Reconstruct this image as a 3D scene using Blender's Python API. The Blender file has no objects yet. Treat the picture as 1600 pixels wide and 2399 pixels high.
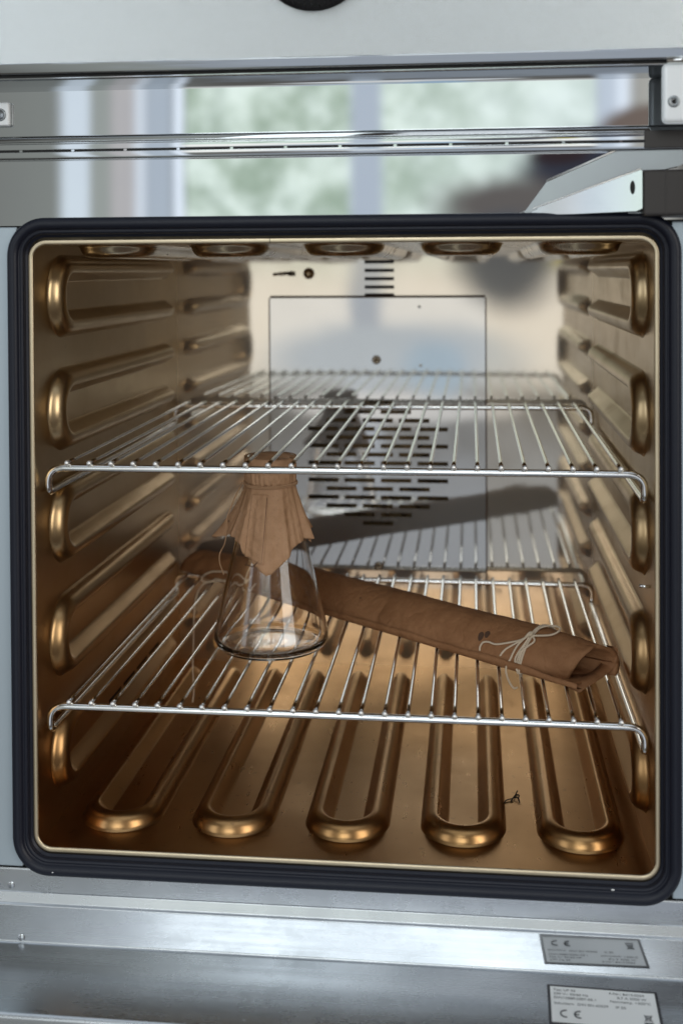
import bpy, bmesh, math, random
from mathutils import Vector, Matrix
random.seed(7)
MM = 0.001
sc = bpy.context.scene
COL = sc.collection

# ------------------------------------------------------------------ camera
cam = bpy.data.cameras.new('camera'); camo = bpy.data.objects.new('camera', cam); COL.objects.link(camo)
sc.camera = camo
R = Matrix(((0.9945566, -0.1041290, 0.0037731), (0.1040579, 0.9944472, 0.0157092), (-0.0053880, -0.0152310, 0.9998695)))
# columns of R: right, forward, up
right, fwd, up = R.col[0], R.col[1], R.col[2]
m = Matrix((( right.x, up.x, -fwd.x, 87.376*MM), (right.y, up.y, -fwd.y, -735.232*MM), (right.z, up.z, -fwd.z, 381.61*MM), (0, 0, 0, 1)))
camo.matrix_world = m
cam.sensor_fit = 'HORIZONTAL'; cam.sensor_width = 24.0; cam.lens = 2707.95/1600*24
cam.shift_x = -(823.1-800)/1600; cam.shift_y = -(1199.5-672.74)/1600
cam.clip_start = 0.05; cam.clip_end = 50
cam.dof.use_dof = True; cam.dof.focus_distance = 0.815; cam.dof.aperture_fstop = 5.0

# ------------------------------------------------------------------ render settings
sc.render.engine = 'CYCLES'
sc.cycles.max_bounces = 20; sc.cycles.glossy_bounces = 14; sc.cycles.transmission_bounces = 16
sc.cycles.diffuse_bounces = 4; sc.cycles.transparent_max_bounces = 16
sc.cycles.caustics_reflective = True; sc.cycles.caustics_refractive = True
sc.cycles.blur_glossy = 0.6
sc.view_settings.view_transform = 'Standard'; sc.view_settings.look = 'None'
sc.view_settings.exposure = 0.0; sc.view_settings.gamma = 1.0; sc.view_settings.use_curve_mapping = False

# ------------------------------------------------------------------ world: the room behind the camera, with its window
world = bpy.data.worlds.new("World"); sc.world = world; world.use_nodes = True
class G:
    """tiny node-expression helper"""
    def __init__(s, nt): s.nt = nt; s.nt_n = nt.nodes
    def node(s, t): return s.nt.nodes.new(t)
    def m(s, op, a, b=None, c=None):
        n = s.node('ShaderNodeMath'); n.operation = op
        for i, v in enumerate((a, b, c)):
            if v is None: continue
            if isinstance(v, (int, float)): n.inputs[i].default_value = v
            else: s.nt.links.new(v, n.inputs[i])
        return n.outputs[0]
    def ss(s, x, a, b):
        n = s.node('ShaderNodeMapRange'); n.interpolation_type = 'SMOOTHSTEP'
        s.nt.links.new(x, n.inputs['Value'])
        for k, v in (('From Min', a), ('From Max', b), ('To Min', 0.0), ('To Max', 1.0)): n.inputs[k].default_value = v
        return n.outputs['Result']
    def band(s, x, a, b, w):
        return s.m('MULTIPLY', s.ss(x, a-w, a+w), s.m('SUBTRACT', 1.0, s.ss(x, b-w, b+w)))
    def mul(s, *a):
        r = a[0]
        for x in a[1:]: r = s.m('MULTIPLY', r, x)
        return r
    def mix(s, f, a, b):
        n = s.node('ShaderNodeMix'); n.data_type = 'RGBA'
        for i, v in ((0, f), (6, a), (7, b)):
            if isinstance(v, (int, float)): n.inputs[i].default_value = v
            elif isinstance(v, tuple): n.inputs[i].default_value = (*v, 1)
            else: s.nt.links.new(v, n.inputs[i])
        return n.outputs[2]
    def noise(s, vec, scale, detail=2, rough=.5):
        n = s.node('ShaderNodeTexNoise'); n.inputs['Scale'].default_value = scale
        n.inputs['Detail'].default_value = detail; n.inputs['Roughness'].default_value = rough
        s.nt.links.new(vec, n.inputs['Vector']); return n.outputs['Fac']
g = G(world.node_tree)
bg = world.node_tree.nodes['Background']
tc = g.node('ShaderNodeTexCoord'); sp = g.node('ShaderNodeSeparateXYZ')
world.node_tree.links.new(tc.outputs['Generated'], sp.inputs[0])
X, Y, Z = sp.outputs
ny = g.m('MAXIMUM', g.m('MULTIPLY', Y, -1.0), 0.02)
U = g.m('DIVIDE', X, ny); V = g.m('DIVIDE', Z, ny)
uv = g.node('ShaderNodeCombineXYZ'); world.node_tree.links.new(U, uv.inputs[0]); world.node_tree.links.new(V, uv.inputs[1])
UV = uv.outputs[0]
front_ = g.m('LESS_THAN', Y, -0.02)
# room base: ceiling, wall, floor
c = g.mix(g.ss(Z, -0.5, -0.12), (0.06, 0.055, 0.05), (0.20, 0.19, 0.175))
c = g.mix(g.mul(g.ss(V, .45, .53), front_), c, (0.055, 0.05, 0.045))
c = g.mix(g.ss(U, .17, .26), c, (0.06, 0.05, 0.045))
c = g.mix(g.ss(Z, 0.66, 0.92), c, (0.60, 0.67, 0.74))
# greenery beyond the window, brighter to the right and above
gn = g.noise(UV, 21, 4, .62); gn2 = g.noise(UV, 38, 1, .5)
green = g.mix(g.ss(gn, .36, .66), (0.56, 0.70, 0.55), (1.25, 1.40, 1.28))
green = g.mix(g.mul(g.ss(gn2, .5, .75), .4), green, (0.58, 0.70, 0.60))
green = g.mix(g.mul(g.ss(U, -0.12, 0.08), .55), green, (1.35, 1.48, 1.44))
green = g.mix(g.ss(V, .17, .26), green, (3.6, 3.8, 3.9))                    # open sky above the trees
green = g.mix(g.m('SUBTRACT', 1.0, g.ss(V, -.02, .03)), green, (1.42, 1.40, 1.33))  # bright terrace below
front = g.m('LESS_THAN', Y, -0.02)
def rect(u0, u1, v0, v1, w=.006): return g.mul(g.band(U, u0, u1, w), g.band(V, v0, v1, .02), front)
c = g.mix(g.mul(g.ss(U, -.6, -.3), g.m('SUBTRACT', 1.0, g.ss(U, -.3, -.2)), front), c, (0.36, 0.38, 0.36))
c = g.mix(rect(-.365, -.335, -.3, .5, .007), c, (1.0, 1.1, 1.2))
c = g.mix(rect(-.337, -.316, -.3, .5, .006), c, (0.50, 0.53, 0.50))
c = g.mix(rect(-.318, -.292, -.3, .5, .006), c, (0.72, 0.69, 0.69))
c = g.mix(rect(-.296, -.284, -.3, .5, .005), c, (1.05, 1.12, 1.22))
c = g.mix(rect(-.286, -.262, -.3, .5, .006), c, (0.66, 0.74, 0.84))
c = g.mix(rect(-.261, -.252, -.3, .5, .003), c, (1.3, 1.4, 1.55))
c = g.mix(rect(-.251, .108, -.095, .46, .003), c, green)
c = g.mix(rect(-.105, -.077, -.3, .5, .006), c, (0.68, 0.76, 0.88))          # mullion
c = g.mix(rect(.106, .124, -.3, .5, .005), c, (0.85, 0.94, 1.06))
c = g.mix(rect(.122, .136, -.3, .5, .005), c, (1.25, 1.35, 1.5))
c = g.mix(rect(-.26, -.13, .60, 1.25, .006), c, (2.2, 2.4, 2.5))                # bright patch added high up for flask and rib highlights
c = g.mix(rect(-.08, .08, .66, 1.1, .01), c, (1.0, 1.05, 1.1))  # smaller bright patch, added next to the one above
c = g.mix(rect(.72, 1.7, -.15, 1.0, .04), c, (3.0, 2.9, 2.7))                    # second window, far right
c = g.mix(rect(-1.7, -.9, -.1, .9, .04), c, (1.3, 1.4, 1.5))
c = g.mix(rect(.134, .17, -.3, .5, .01), c, (0.62, 0.60, 0.55))
# the photographer: head and hands round the camera, shirt below
wob = g.m('SUBTRACT', g.noise(UV, 22, 2), .5)
def blob(cu, cv, ru, rv, e=.25, wo=.5):
    a = g.m('DIVIDE', g.m('SUBTRACT', U, cu), ru); b = g.m('DIVIDE', g.m('SUBTRACT', V, cv), rv)
    d = g.m('ADD', g.m('SQRT', g.m('ADD', g.m('MULTIPLY', a, a), g.m('MULTIPLY', b, b))), g.m('MULTIPLY', wob, wo))
    return g.mul(g.m('SUBTRACT', 1.0, g.ss(d, 1-e, 1+e)), front)
c = g.mix(blob(-.07, -.075, .11, .028, .35, .3), c, (0.80, 0.90, 1.0))
c = g.mix(blob(-.06, -.118, .10, .012, .3, .2), c, (1.3, 1.3, 1.3))
c = g.mix(blob(.02, -.42, .30, .27), c, (0.46, 0.50, 0.56))                   # pale blue-grey shirt
c = g.mix(blob(.155, .118, .045, .022, .2, .2), c, (0.26, 0.20, 0.17))        # raised fore-arm
c = g.mix(blob(.10, .072, .055, .042, .35), c, (0.055, 0.06, 0.085))
c = g.mix(blob(.03, .045, .058, .024, .5), c, (0.19, 0.17, 0.16))
c = g.mix(blob(.03, .0, .042, .038, .3), c, (0.12, 0.14, 0.17))
c = g.mix(blob(.078, .012, .012, .02, .4), c, (0.62, 0.55, 0.12))
c = g.mix(blob(.075, .088, .025, .008, .4), c, (0.05, 0.035, 0.04))
c = g.mix(blob(-.03, -.085, .028, .022, .4), c, (0.62, 0.82, 1.02))
world.node_tree.links.new(c, bg.inputs['Color']); bg.inputs['Strength'].default_value = 1.27

# ------------------------------------------------------------------ materials
def mat(name, color, metal=0.0, rough=0.5, **kw):
    mt = bpy.data.materials.new(name); mt.use_nodes = True
    b = mt.node_tree.nodes['Principled BSDF']
    b.inputs['Base Color'].default_value = (*color, 1); b.inputs['Metallic'].default_value = metal
    b.inputs['Roughness'].default_value = rough
    for k, v in kw.items(): b.inputs[k.replace('_', ' ')].default_value = v
    return mt
def bsdf(mt): return mt.node_tree.nodes['Principled BSDF']
def objvec(gg, scale):
    t = gg.node('ShaderNodeTexCoord'); mp = gg.node('ShaderNodeMapping'); mp.inputs['Scale'].default_value = scale
    gg.nt.links.new(t.outputs['Object'], mp.inputs[0]); return mp.outputs[0]
def bump(gg, mt, h, strength, dist):
    b = gg.node('ShaderNodeBump'); b.inputs['Strength'].default_value = strength; b.inputs['Distance'].default_value = dist
    gg.nt.links.new(h, b.inputs['Height']); gg.nt.links.new(b.outputs[0], bsdf(mt).inputs['Normal'])
def steel(name, lo, hi, r0, r1, streak=(300, 8, 8), wob=0.0, tint_z=None, fleck=None, fine=0.0, haze=0.0):
    """metal with streaked roughness, faint low waviness and optional heat tint that changes with height"""
    mt = mat(name, lo, 1.0, r0); gg = G(mt.node_tree)
    v = objvec(gg, streak); n = gg.noise(v, 1.0, 4, .6)
    b = bsdf(mt)
    rr = gg.m('ADD', gg.m('MULTIPLY', n, r1-r0), r0)
    if r0 > .15: rr = gg.m('ADD', rr, gg.m('MULTIPLY', gg.ss(gg.noise(objvec(gg, (1, 1, 1)), 22, 4, .7), .45, .75), .07)); mt.node_tree.links.new(rr, b.inputs['Roughness'])
    v2 = objvec(gg, (1, 1, 1)); n2 = gg.noise(v2, 14, 3, .6)
    col = gg.mix(gg.ss(n2, .3, .7), lo, hi)
    if tint_z:
        s2 = gg.node('ShaderNodeSeparateXYZ'); t = gg.node('ShaderNodeTexCoord'); mt.node_tree.links.new(t.outputs['Object'], s2.inputs[0])
        f = gg.ss(s2.outputs[2], tint_z[0], tint_z[1])
        col = gg.mix(f, tint_z[2], col)
    if fleck:
        n3 = gg.noise(v2, 160, 2, .5); col = gg.mix(gg.mul(gg.ss(n3, .66, .72), fleck), col, (0.10, 0.06, 0.04))
    mt.node_tree.links.new(col, b.inputs['Base Color'])
    h = gg.m('MULTIPLY', gg.noise(v2, 9, 1), wob)
    if fine: h = gg.m('ADD', h, gg.m('MULTIPLY', gg.noise(objvec(gg, streak), 3.0, 2), fine))
    bump(gg, mt, h, 1.0, 1.0)
    if haze:        # rubbed, slightly hazy polish: a second, rougher lobe
        gl = gg.node('ShaderNodeBsdfAnisotropic'); gl.inputs['Roughness'].default_value = .5
        mt.node_tree.links.new(col, gl.inputs['Color'])
        mx = gg.node('ShaderNodeMixShader'); mx.inputs[0].default_value = haze
        out = mt.node_tree.nodes['Material Output']
        mt.node_tree.links.new(b.outputs[0], mx.inputs[1]); mt.node_tree.links.new(gl.outputs[0], mx.inputs[2]); mt.node_tree.links.new(mx.outputs[0], out.inputs['Surface'])
    return mt
M = {}
COPPER = (0.43, 0.24, 0.098)
M['wall'] = steel('heat_tinted_steel', (0.52, 0.38, 0.208), (0.58, 0.435, 0.255), .27, .35, (6, 30, 120), wob=.0005, tint_z=(0.0, .30, COPPER), fleck=.08)
M['floor'] = steel('bronzed_steel_floor', (0.40, 0.225, 0.088), (0.47, 0.275, 0.122), .24, .33, (120, 20, 10), wob=.0006, fleck=.25)
M['ceil'] = steel('bronzed_steel_ceiling', (0.62, 0.52, 0.38), (0.66, 0.55, 0.41), .18, .28, (400, 20, 10), wob=.0006)
M['back'] = steel('polished_back_steel', (0.56, 0.515, 0.445), (0.54, 0.49, 0.42), .05, .10, (10, 10, 10), wob=.0004, tint_z=(0.0, .12, (0.66, 0.54, 0.38)), haze=.28)
M['cover'] = steel('polished_cover_steel', (0.52, 0.505, 0.48), (0.50, 0.485, 0.46), .04, .09, (10, 10, 10), wob=.0003, haze=.28)
M['trim'] = steel('polished_rim_steel', (0.70, 0.59, 0.42), (0.62, 0.52, 0.36), .30, .40, (60, 60, 60), wob=.0004)
M['mirror'] = steel('polished_front_steel', (0.48, 0.50, 0.51), (0.46, 0.48, 0.50), .015, .03, (8, 60, 60), wob=.00008)
M['brush'] = steel('brushed_front_steel', (0.56, 0.58, 0.60), (0.48, 0.50, 0.52), .20, .32, (4, 300, 300), wob=.0003, fine=.00002)
M['sill_steel'] = steel('rubbed_sill_steel', (0.60, 0.62, 0.64), (0.52, 0.54, 0.56), .07, .15, (4, 200, 200), wob=.0002)
M['chrome'] = steel('bright_wire_steel', (0.86, 0.86, 0.85), (0.80, 0.80, 0.78), .10, .20, (90, 90, 90))
M['arm'] = steel('polished_latch_steel', (0.62, 0.65, 0.66), (0.56, 0.59, 0.61), .10, .18, (20, 20, 20), wob=.0004)
M['weld'] = mat('cut_wire_end_steel', (0.95, 0.95, 0.94), 1, .45)
M['satin'] = steel('satin_bracket_steel', (0.36, 0.39, 0.40), (0.33, 0.35, 0.37), .26, .34, (30, 30, 30))
M['stile'] = mat('grey_blue_enamel', (0.48, 0.56, 0.62), 0.55, .35)
M['black'] = mat('black_void', (0.006, 0.006, 0.006), 0, .7)
M['knob'] = mat('black_knob_plastic', (0.02, 0.02, 0.022), 0, .4)
M['box'] = mat('dark_hinge_plastic', (0.045, 0.04, 0.038), 0.2, .3)
M['white_metal'] = mat('pale_bracket_lacquer', (0.88, 0.91, 0.93), 0.2, .32)
M['fan'] = mat('bronzed_fan_steel', (0.22, 0.14, 0.06), .6, .4)
M['screw'] = mat('dull_screw_steel', (0.35, 0.30, 0.24), 1, .35)
M['label'] = mat('silver_label_foil', (0.92, 0.94, 0.94), 0.0, .45)
M['ink'] = mat('black_label_ink', (0.03, 0.03, 0.035), 0, .3)
M['grayink'] = mat('pale_label_ink', (0.45, 0.46, 0.48), 0, .5)
M['gasket'] = mat('black_silicone_rubber', (0.006, 0.008, 0.018), 0, .42, Specular_IOR_Level=.4)
gg = G(M['gasket'].node_tree); bump(gg, M['gasket'], gg.noise(objvec(gg, (1, 1, 1)), 900, 3), .25, .0004)
# linen-embossed control panel steel
mt = mat('linen_embossed_steel', (0.63, 0.66, 0.67), 0.9, .24); gg = G(mt.node_tree)
v = objvec(gg, (1, 1, 1)); s2 = gg.node('ShaderNodeSeparateXYZ'); mt.node_tree.links.new(v, s2.inputs[0])
w1 = gg.m('SINE', gg.m('MULTIPLY', gg.m('ADD', s2.outputs[0], s2.outputs[2]), 5200.0))
w2 = gg.m('SINE', gg.m('MULTIPLY', gg.m('SUBTRACT', s2.outputs[0], s2.outputs[2]), 5200.0))
bump(gg, mt, gg.m('MULTIPLY', w1, w2), .5, .00008); M['linen'] = mt
# glass
mt = mat('clear_borosilicate_glass', (1, 1, 1), 0, 0.0, IOR=1.47, Transmission_Weight=1.0); M['glass'] = mt
# kraft paper
def kraft(name, c0, c1, crum):
    mt = mat(name, c0, 0, .72); gg = G(mt.node_tree); v = objvec(gg, (1, 1, 1))
    n = gg.noise(v, 60, 5, .65); n2 = gg.noise(v, 900, 2, .6)
    col = gg.mix(gg.ss(n, .3, .7), c0, c1)
    col = gg.mix(gg.mul(gg.ss(n2, .55, .75), .35), col, (c0[0]*.6, c0[1]*.55, c0[2]*.5))
    vo = gg.node('ShaderNodeTexVoronoi'); vo.inputs['Scale'].default_value = 45; mt.node_tree.links.new(v, vo.inputs['Vector'])
    col = gg.mix(gg.mul(gg.m('LESS_THAN', vo.outputs['Distance'], .055), .6), col, (0.07, 0.035, 0.02))
    mt.node_tree.links.new(col, bsdf(mt).inputs['Base Color'])
    cr1 = gg.m('ABSOLUTE', gg.m('SUBTRACT', gg.noise(v, 75, 2), .5)); cr2 = gg.m('ABSOLUTE', gg.m('SUBTRACT', gg.noise(v, 33, 1), .5))
    h = gg.m('ADD', gg.m('MULTIPLY', gg.m('MINIMUM', cr1, .12), crum), gg.m('MULTIPLY', gg.m('MINIMUM', cr2, .12), crum*1.6))
    h = gg.m('ADD', h, gg.m('ADD', gg.m('MULTIPLY', n, .0010), gg.m('MULTIPLY', n2, .00006)))
    bump(gg, mt, h, .6, 1.0); bsdf(mt).inputs['Specular IOR Level'].default_value = .35
    return mt
M['kraft'] = kraft('brown_kraft_paper', (0.285, 0.130, 0.055), (0.35, 0.168, 0.075), .0045)
M['kraft2'] = kraft('brown_kraft_cap_paper', (0.38, 0.215, 0.115), (0.46, 0.27, 0.155), .006)
M['twine'] = mat('pale_cotton_twine', (0.74, 0.61, 0.46), 0, .8)
M['twine_dark'] = mat('tan_twine', (0.42, 0.25, 0.14), 0, .8)
M['seam'] = mat('dark_paper_crease', (0.09, 0.045, 0.025), 0, .8)

# ------------------------------------------------------------------ mesh helpers (millimetres in, metres out)
def thicken(bm, t):
    """give a sheet real thickness (even, along vertex normals)"""
    bm.normal_update(); vs = list(bm.verts); fs = list(bm.faces); be = [e for e in bm.edges if len(e.link_faces) == 1]
    nv = {v: bm.verts.new(v.co - v.normal*t) for v in vs}
    for f in fs: bm.faces.new([nv[v] for v in reversed(f.verts)])
    for e in be:
        a, b = e.verts; f = e.link_faces[0]; L = [l.vert for l in f.loops]; i = L.index(a)
        if L[(i+1) % len(L)] is b: a, b = b, a
        bm.faces.new((a, b, nv[b], nv[a]))
def link(name, bm, m_, parent=None, smooth=True, loc=(0, 0, 0)):
    me = bpy.data.meshes.new(name)
    bmesh.ops.scale(bm, vec=(MM, MM, MM), verts=bm.verts)
    bm.to_mesh(me); bm.free()
    me.materials.append(M[m_] if isinstance(m_, str) else m_)
    if smooth: me.polygons.foreach_set('use_smooth', [True]*len(me.polygons))
    o = bpy.data.objects.new(name, me); COL.objects.link(o)
    if parent is not None: o.parent = parent
    o.location = Vector(loc)*MM
    return o
def empty(name, label, cat, loc=(0, 0, 0), group=None):
    o = bpy.data.objects.new(name, None); COL.objects.link(o); o.location = Vector(loc)*MM
    o['label'] = label; o['category'] = cat; o.empty_display_size = .02
    if group: o['group'] = group
    return o
def tube(bm, pts, r, seg=10, closed=False, cap=True, radii=None):
    pts = [Vector(p) for p in pts]; n = len(pts); rings = []
    prev = None
    for i, p in enumerate(pts):
        a = pts[(i-1) % n] if (closed or i > 0) else p; b = pts[(i+1) % n] if (closed or i < n-1) else p
        t = (b-a).normalized()
        if prev is None:
            ref = Vector((0, 0, 1)) if abs(t.z) < .9 else Vector((1, 0, 0)); nn = (ref - t*ref.dot(t)).normalized()
        else: nn = (prev - t*prev.dot(t)).normalized()
        prev = nn; bb = t.cross(nn); rr = radii[i] if radii else r
        rings.append([bm.verts.new(p + (nn*math.cos(2*math.pi*k/seg) + bb*math.sin(2*math.pi*k/seg))*rr) for k in range(seg)])
    for i in range(n if closed else n-1):
        A, B = rings[i], rings[(i+1) % n]
        off = 0
        if closed and i == n-1:   # align last ring to first
            off = min(range(seg), key=lambda o: (A[0].co-B[o].co).length)
        for k in range(seg): bm.faces.new((A[k], A[(k+1) % seg], B[(k+1+off) % seg], B[(k+off) % seg]))
    if cap and not closed:
        for rg, fl in ((rings[0], 1), (rings[-1], 0)):
            bm.faces.new(rg[::-1] if fl else rg)
def lathe(bm, prof, seg=64, c=(0, 0, 0)):
    rings = []
    for r, z in prof:
        if r < 1e-6: rings.append([bm.verts.new((c[0], c[1], c[2]+z))])
        else: rings.append([bm.verts.new((c[0]+r*math.cos(2*math.pi*k/seg), c[1]+r*math.sin(2*math.pi*k/seg), c[2]+z)) for k in range(seg)])
    for A, B in zip(rings, rings[1:]):
        for k in range(seg):
            k2 = (k+1) % seg
            if len(A) == 1 and len(B) == 1: continue
            if len(A) == 1: bm.faces.new((A[0], B[k2], B[k]))
            elif len(B) == 1: bm.faces.new((A[k], A[k2], B[0]))
            else: bm.faces.new((A[k], A[k2], B[k2], B[k]))
def box(bm, x0, x1, y0, y1, z0, z1, bev=0, seg=2):
    r = bmesh.ops.create_cube(bm, size=1); vs = r['verts']
    for v in vs:
        v.co = Vector(((x0+x1)/2+v.co.x*(x1-x0), (y0+y1)/2+v.co.y*(y1-y0), (z0+z1)/2+v.co.z*(z1-z0)))
    if bev:
        es = list({e for v in vs for e in v.link_edges})
        bmesh.ops.bevel(bm, geom=es, offset=bev, segments=seg, affect='EDGES', profile=.5)
def catmull(P, n=8, closed=False):
    P = [Vector(p) for p in P]; out = []; L = len(P)
    for i in range(L if closed else L-1):
        g_ = (lambda k: P[k % L]) if closed else (lambda k: P[max(0, min(L-1, k))])
        a, b, c_, d = g_(i-1), g_(i), g_(i+1), g_(i+2)
        for j in range(n):
            t = j/n; out.append(.5*((2*b)+(c_-a)*t+(2*a-5*b+4*c_-d)*t*t+(3*b-a-3*c_+d)*t**3))
    if not closed: out.append(P[-1])
    return out
def twine(bm, P, r=.55, pitch=3.0, closed=False, n=8):
    """two strands laid round each other along a smooth path"""
    pts = catmull(P, n, closed); res = [pts[0]]; acc = 0
    step = .45
    for a, b in zip(pts, pts[1:] + ([pts[0]] if closed else [])):
        L = (b-a).length; k = 0
        while acc + (L-k) >= step:
            k += step-acc; acc = 0; res.append(a + (b-a)*(k/L))
        acc += L-k
    prev = None; s1, s2 = [], []
    for i, p in enumerate(res):
        t = (res[min(i+1, len(res)-1)]-res[max(i-1, 0)])
        if t.length < 1e-9: continue
        t.normalize()
        if prev is None:
            ref = Vector((0, 0, 1)) if abs(t.z) < .9 else Vector((1, 0, 0)); nn = (ref-t*ref.dot(t)).normalized()
        else: nn = (prev-t*prev.dot(t)).normalized()
        prev = nn; bb = t.cross(nn); a = i*step/pitch*2*math.pi
        o = (nn*math.cos(a)+bb*math.sin(a))*r*.62
        s1.append(p+o); s2.append(p-o)
    for s in (s1, s2): tube(bm, s, r*.62, 6)
def rrect(hx, z0, z1, r, seg=10):
    """rounded rectangle in XZ: returns list of (cornercentre, direction) so that offsets are easy"""
    out = []
    for cx, cz, a0 in ((hx-r, z1-r, 0), (-hx+r, z1-r, 90), (-hx+r, z0+r, 180), (hx-r, z0+r, 270)):
        for k in range(seg+1):
            a = math.radians(a0+90*k/seg); out.append(((cx, cz), (math.cos(a), math.sin(a))))
    return out
def sweep_rr(bm, path, r, prof, closed_prof=True):
    """profile list of (outward offset, y)"""
    rings = []
    for (cx, cz), (dx, dz) in path:
        rings.append([bm.verts.new((cx+dx*(r+o), y, cz+dz*(r+o))) for o, y in prof])
    n = len(rings); mN = len(prof)
    for i in range(n):
        A, B = rings[i], rings[(i+1) % n]
        for k in range(mN if closed_prof else mN-1):
            bm.faces.new((A[k], B[k], B[(k+1) % mN], A[(k+1) % mN]))
def extrude_x(bm, prof, x0=-300, x1=300, nx=1):
    """profile list of (y,z)"""
    cols = [[bm.verts.new((x0+(x1-x0)*i/nx, y, z)) for y, z in prof] for i in range(nx+1)]
    for A, B in zip(cols, cols[1:]):
        for k in range(len(prof)-1): bm.faces.new((A[k], A[k+1], B[k+1], B[k]))
def fillet(prof, r, seg=5):
    """round the inner corners of a polyline of (y,z); r may be list"""
    out = [Vector(prof[0])]
    for i in range(1, len(prof)-1):
        p = Vector(prof[i]); a = Vector(prof[i-1])-p; b = Vector(prof[i+1])-p
        rr = r[i] if isinstance(r, (list, tuple)) else r
        rr = min(rr, a.length*.45, b.length*.45)
        if rr <= 0: out.append(p); continue
        a.normalize(); b.normalize()
        for k in range(seg+1):
            t = k/seg; out.append((p+a*rr)*(1-t)**2 + p*2*t*(1-t) + (p+b*rr)*t*t)
    out.append(Vector(prof[-1])); return [tuple(v) for v in out]
def poly_prism(bm, pts, y0, y1):
    A = [bm.verts.new((x, y0, z)) for x, z in pts]; B = [bm.verts.new((x, y1, z)) for x, z in pts]
    n = len(pts); bm.faces.new(A); bm.faces.new(B[::-1])
    for k in range(n): bm.faces.new((A[k], B[k], B[(k+1) % n], A[(k+1) % n]))
    bmesh.ops.recalc_face_normals(bm, faces=bm.faces)
def plate(bm, x0, x1, z0, z1, y, holes, th):
    """flat XZ plate with rectangular holes; th = wall depth behind"""
    xs = sorted({x0, x1, *[h[0] for h in holes], *[h[1] for h in holes]}); zs = sorted({z0, z1, *[h[2] for h in holes], *[h[3] for h in holes]})
    V_ = {}
    def v(i, j, k):
        if (i, j, k) not in V_: V_[(i, j, k)] = bm.verts.new((xs[i], y+(th if k else 0), zs[j]))
        return V_[(i, j, k)]
    def solid(i, j):
        if i < 0 or j < 0 or i >= len(xs)-1 or j >= len(zs)-1: return False
        cx, cz = (xs[i]+xs[i+1])/2, (zs[j]+zs[j+1])/2
        return not any(h[0] < cx < h[1] and h[2] < cz < h[3] for h in holes)
    for i in range(len(xs)-1):
        for j in range(len(zs)-1):
            if not solid(i, j): continue
            for k in (0, 1):
                f = (v(i, j, k), v(i+1, j, k), v(i+1, j+1, k), v(i, j+1, k)); bm.faces.new(f if k == 0 else f[::-1])
            if not solid(i-1, j): bm.faces.new((v(i, j, 0), v(i, j+1, 0), v(i, j+1, 1), v(i, j, 1)))
            if not solid(i+1, j): bm.faces.new((v(i+1, j, 0), v(i+1, j, 1), v(i+1, j+1, 1), v(i+1, j+1, 0)))
            if not solid(i, j-1): bm.faces.new((v(i, j, 0), v(i, j, 1), v(i+1, j, 1), v(i+1, j, 0)))
            if not solid(i, j+1): bm.faces.new((v(i, j+1, 0), v(i+1, j+1, 0), v(i+1, j+1, 1), v(i, j+1, 1)))

# ================================================================== THE OVEN
W2, H, D = 200.0, 399.2, 370.0
oven = empty('laboratory_oven', 'open stainless steel laboratory oven with a bronzed ribbed chamber and black door gasket', 'oven', (0, 0, 0))

# ---- pressed U-shaped heating channels in the four chamber walls
RPROF = [(-10.6, -.25), (-9.8, .1), (-9.0, .7), (-8.2, 1.7), (-6.2, 4.6), (-4.2, 7.5), (-3.3, 8.75), (-2.7, 9.35), (-1.9, 9.65), (-.8, 9.65), (1.0, 9.35), (2.8, 8.7), (4.4, 7.6), (5.7, 6.1), (6.6, 4.4), (7.2, 2.8), (7.7, 1.5), (8.5, .5), (9.6, -.25)]
def channel(bm, c0, place, jit):
    R0, Yn = 19.9, 53.0+jit
    pth = []                                   # (a, y, na, ny, k) centreline, outward normal, height factor
    back_ = [(343, .0, .35), (340.5, .22, .6), (336.5, .48, .8), (331, .76, .93), (325, .94, 1), (318, 1, 1), (300, 1, 1), (250, 1, 1), (180, 1, 1), (110, 1, 1), (70, 1, 1)]
    for y, k, w in back_: pth.append((-R0, y, -1, 0, k, w))
    for j in range(29):
        a = math.pi*j/28; pth.append((-R0*math.cos(a), Yn-R0*math.sin(a), -math.cos(a), -math.sin(a), 1, 1))
    for y, k, w in back_[::-1]: pth.append((R0, y, 1, 0, k, w))
    rings = []
    for a, y, na, ny, k, w in pth:
        nose = max(0, -ny)
        rings.append([bm.verts.new(place(c0+a+na*d*w*(1+.06*nose*(d > 0)), y+ny*d*(1+.06*nose*(d > 0)) - (0 if ny else (1-w)*0), h*k if h > 0 else h)) for d, h in RPROF])
    for A, B in zip(rings, rings[1:]):
        for q in range(len(A)-1): bm.faces.new((A[q], A[q+1], B[q+1], B[q]))
    bmesh.ops.recalc_face_normals(bm, faces=bm.faces)
def ribbed(name, L, centres, place, m_, holes=()):
    us = sorted({0, L, *[h[0] for h in holes], *[h[1] for h in holes]}); ys = sorted({0, D, *[h[2] for h in holes], *[h[3] for h in holes]})
    bm = bmesh.new()
    vv = {(i, j): bm.verts.new(place(u, y, 0)) for i, u in enumerate(us) for j, y in enumerate(ys)}
    for i in range(len(us)-1):
        for j in range(len(ys)-1):
            um, ym = (us[i]+us[i+1])/2, (ys[j]+ys[j+1])/2
            if any(a < um < b and c_ < ym < d for a, b, c_, d in holes): continue
            bm.faces.new((vv[i, j], vv[i+1, j], vv[i+1, j+1], vv[i, j+1]))
    wall = link(name, bm, m_, oven, False)
    for c_ in centres:
        b = bmesh.new(); channel(b, c_, place, random.uniform(-1, 1)); link('heating_channel', b, m_, wall)
    return wall
ZC = [47.0, 126.3, 205.6, 284.9, 364.2]; XC = [-157.5, -78.8, 0.5, 79.8, 158.5]
slots_l = [(38.6, 41.4, a, a+32) for a in (150, 188, 226, 264)]
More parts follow.
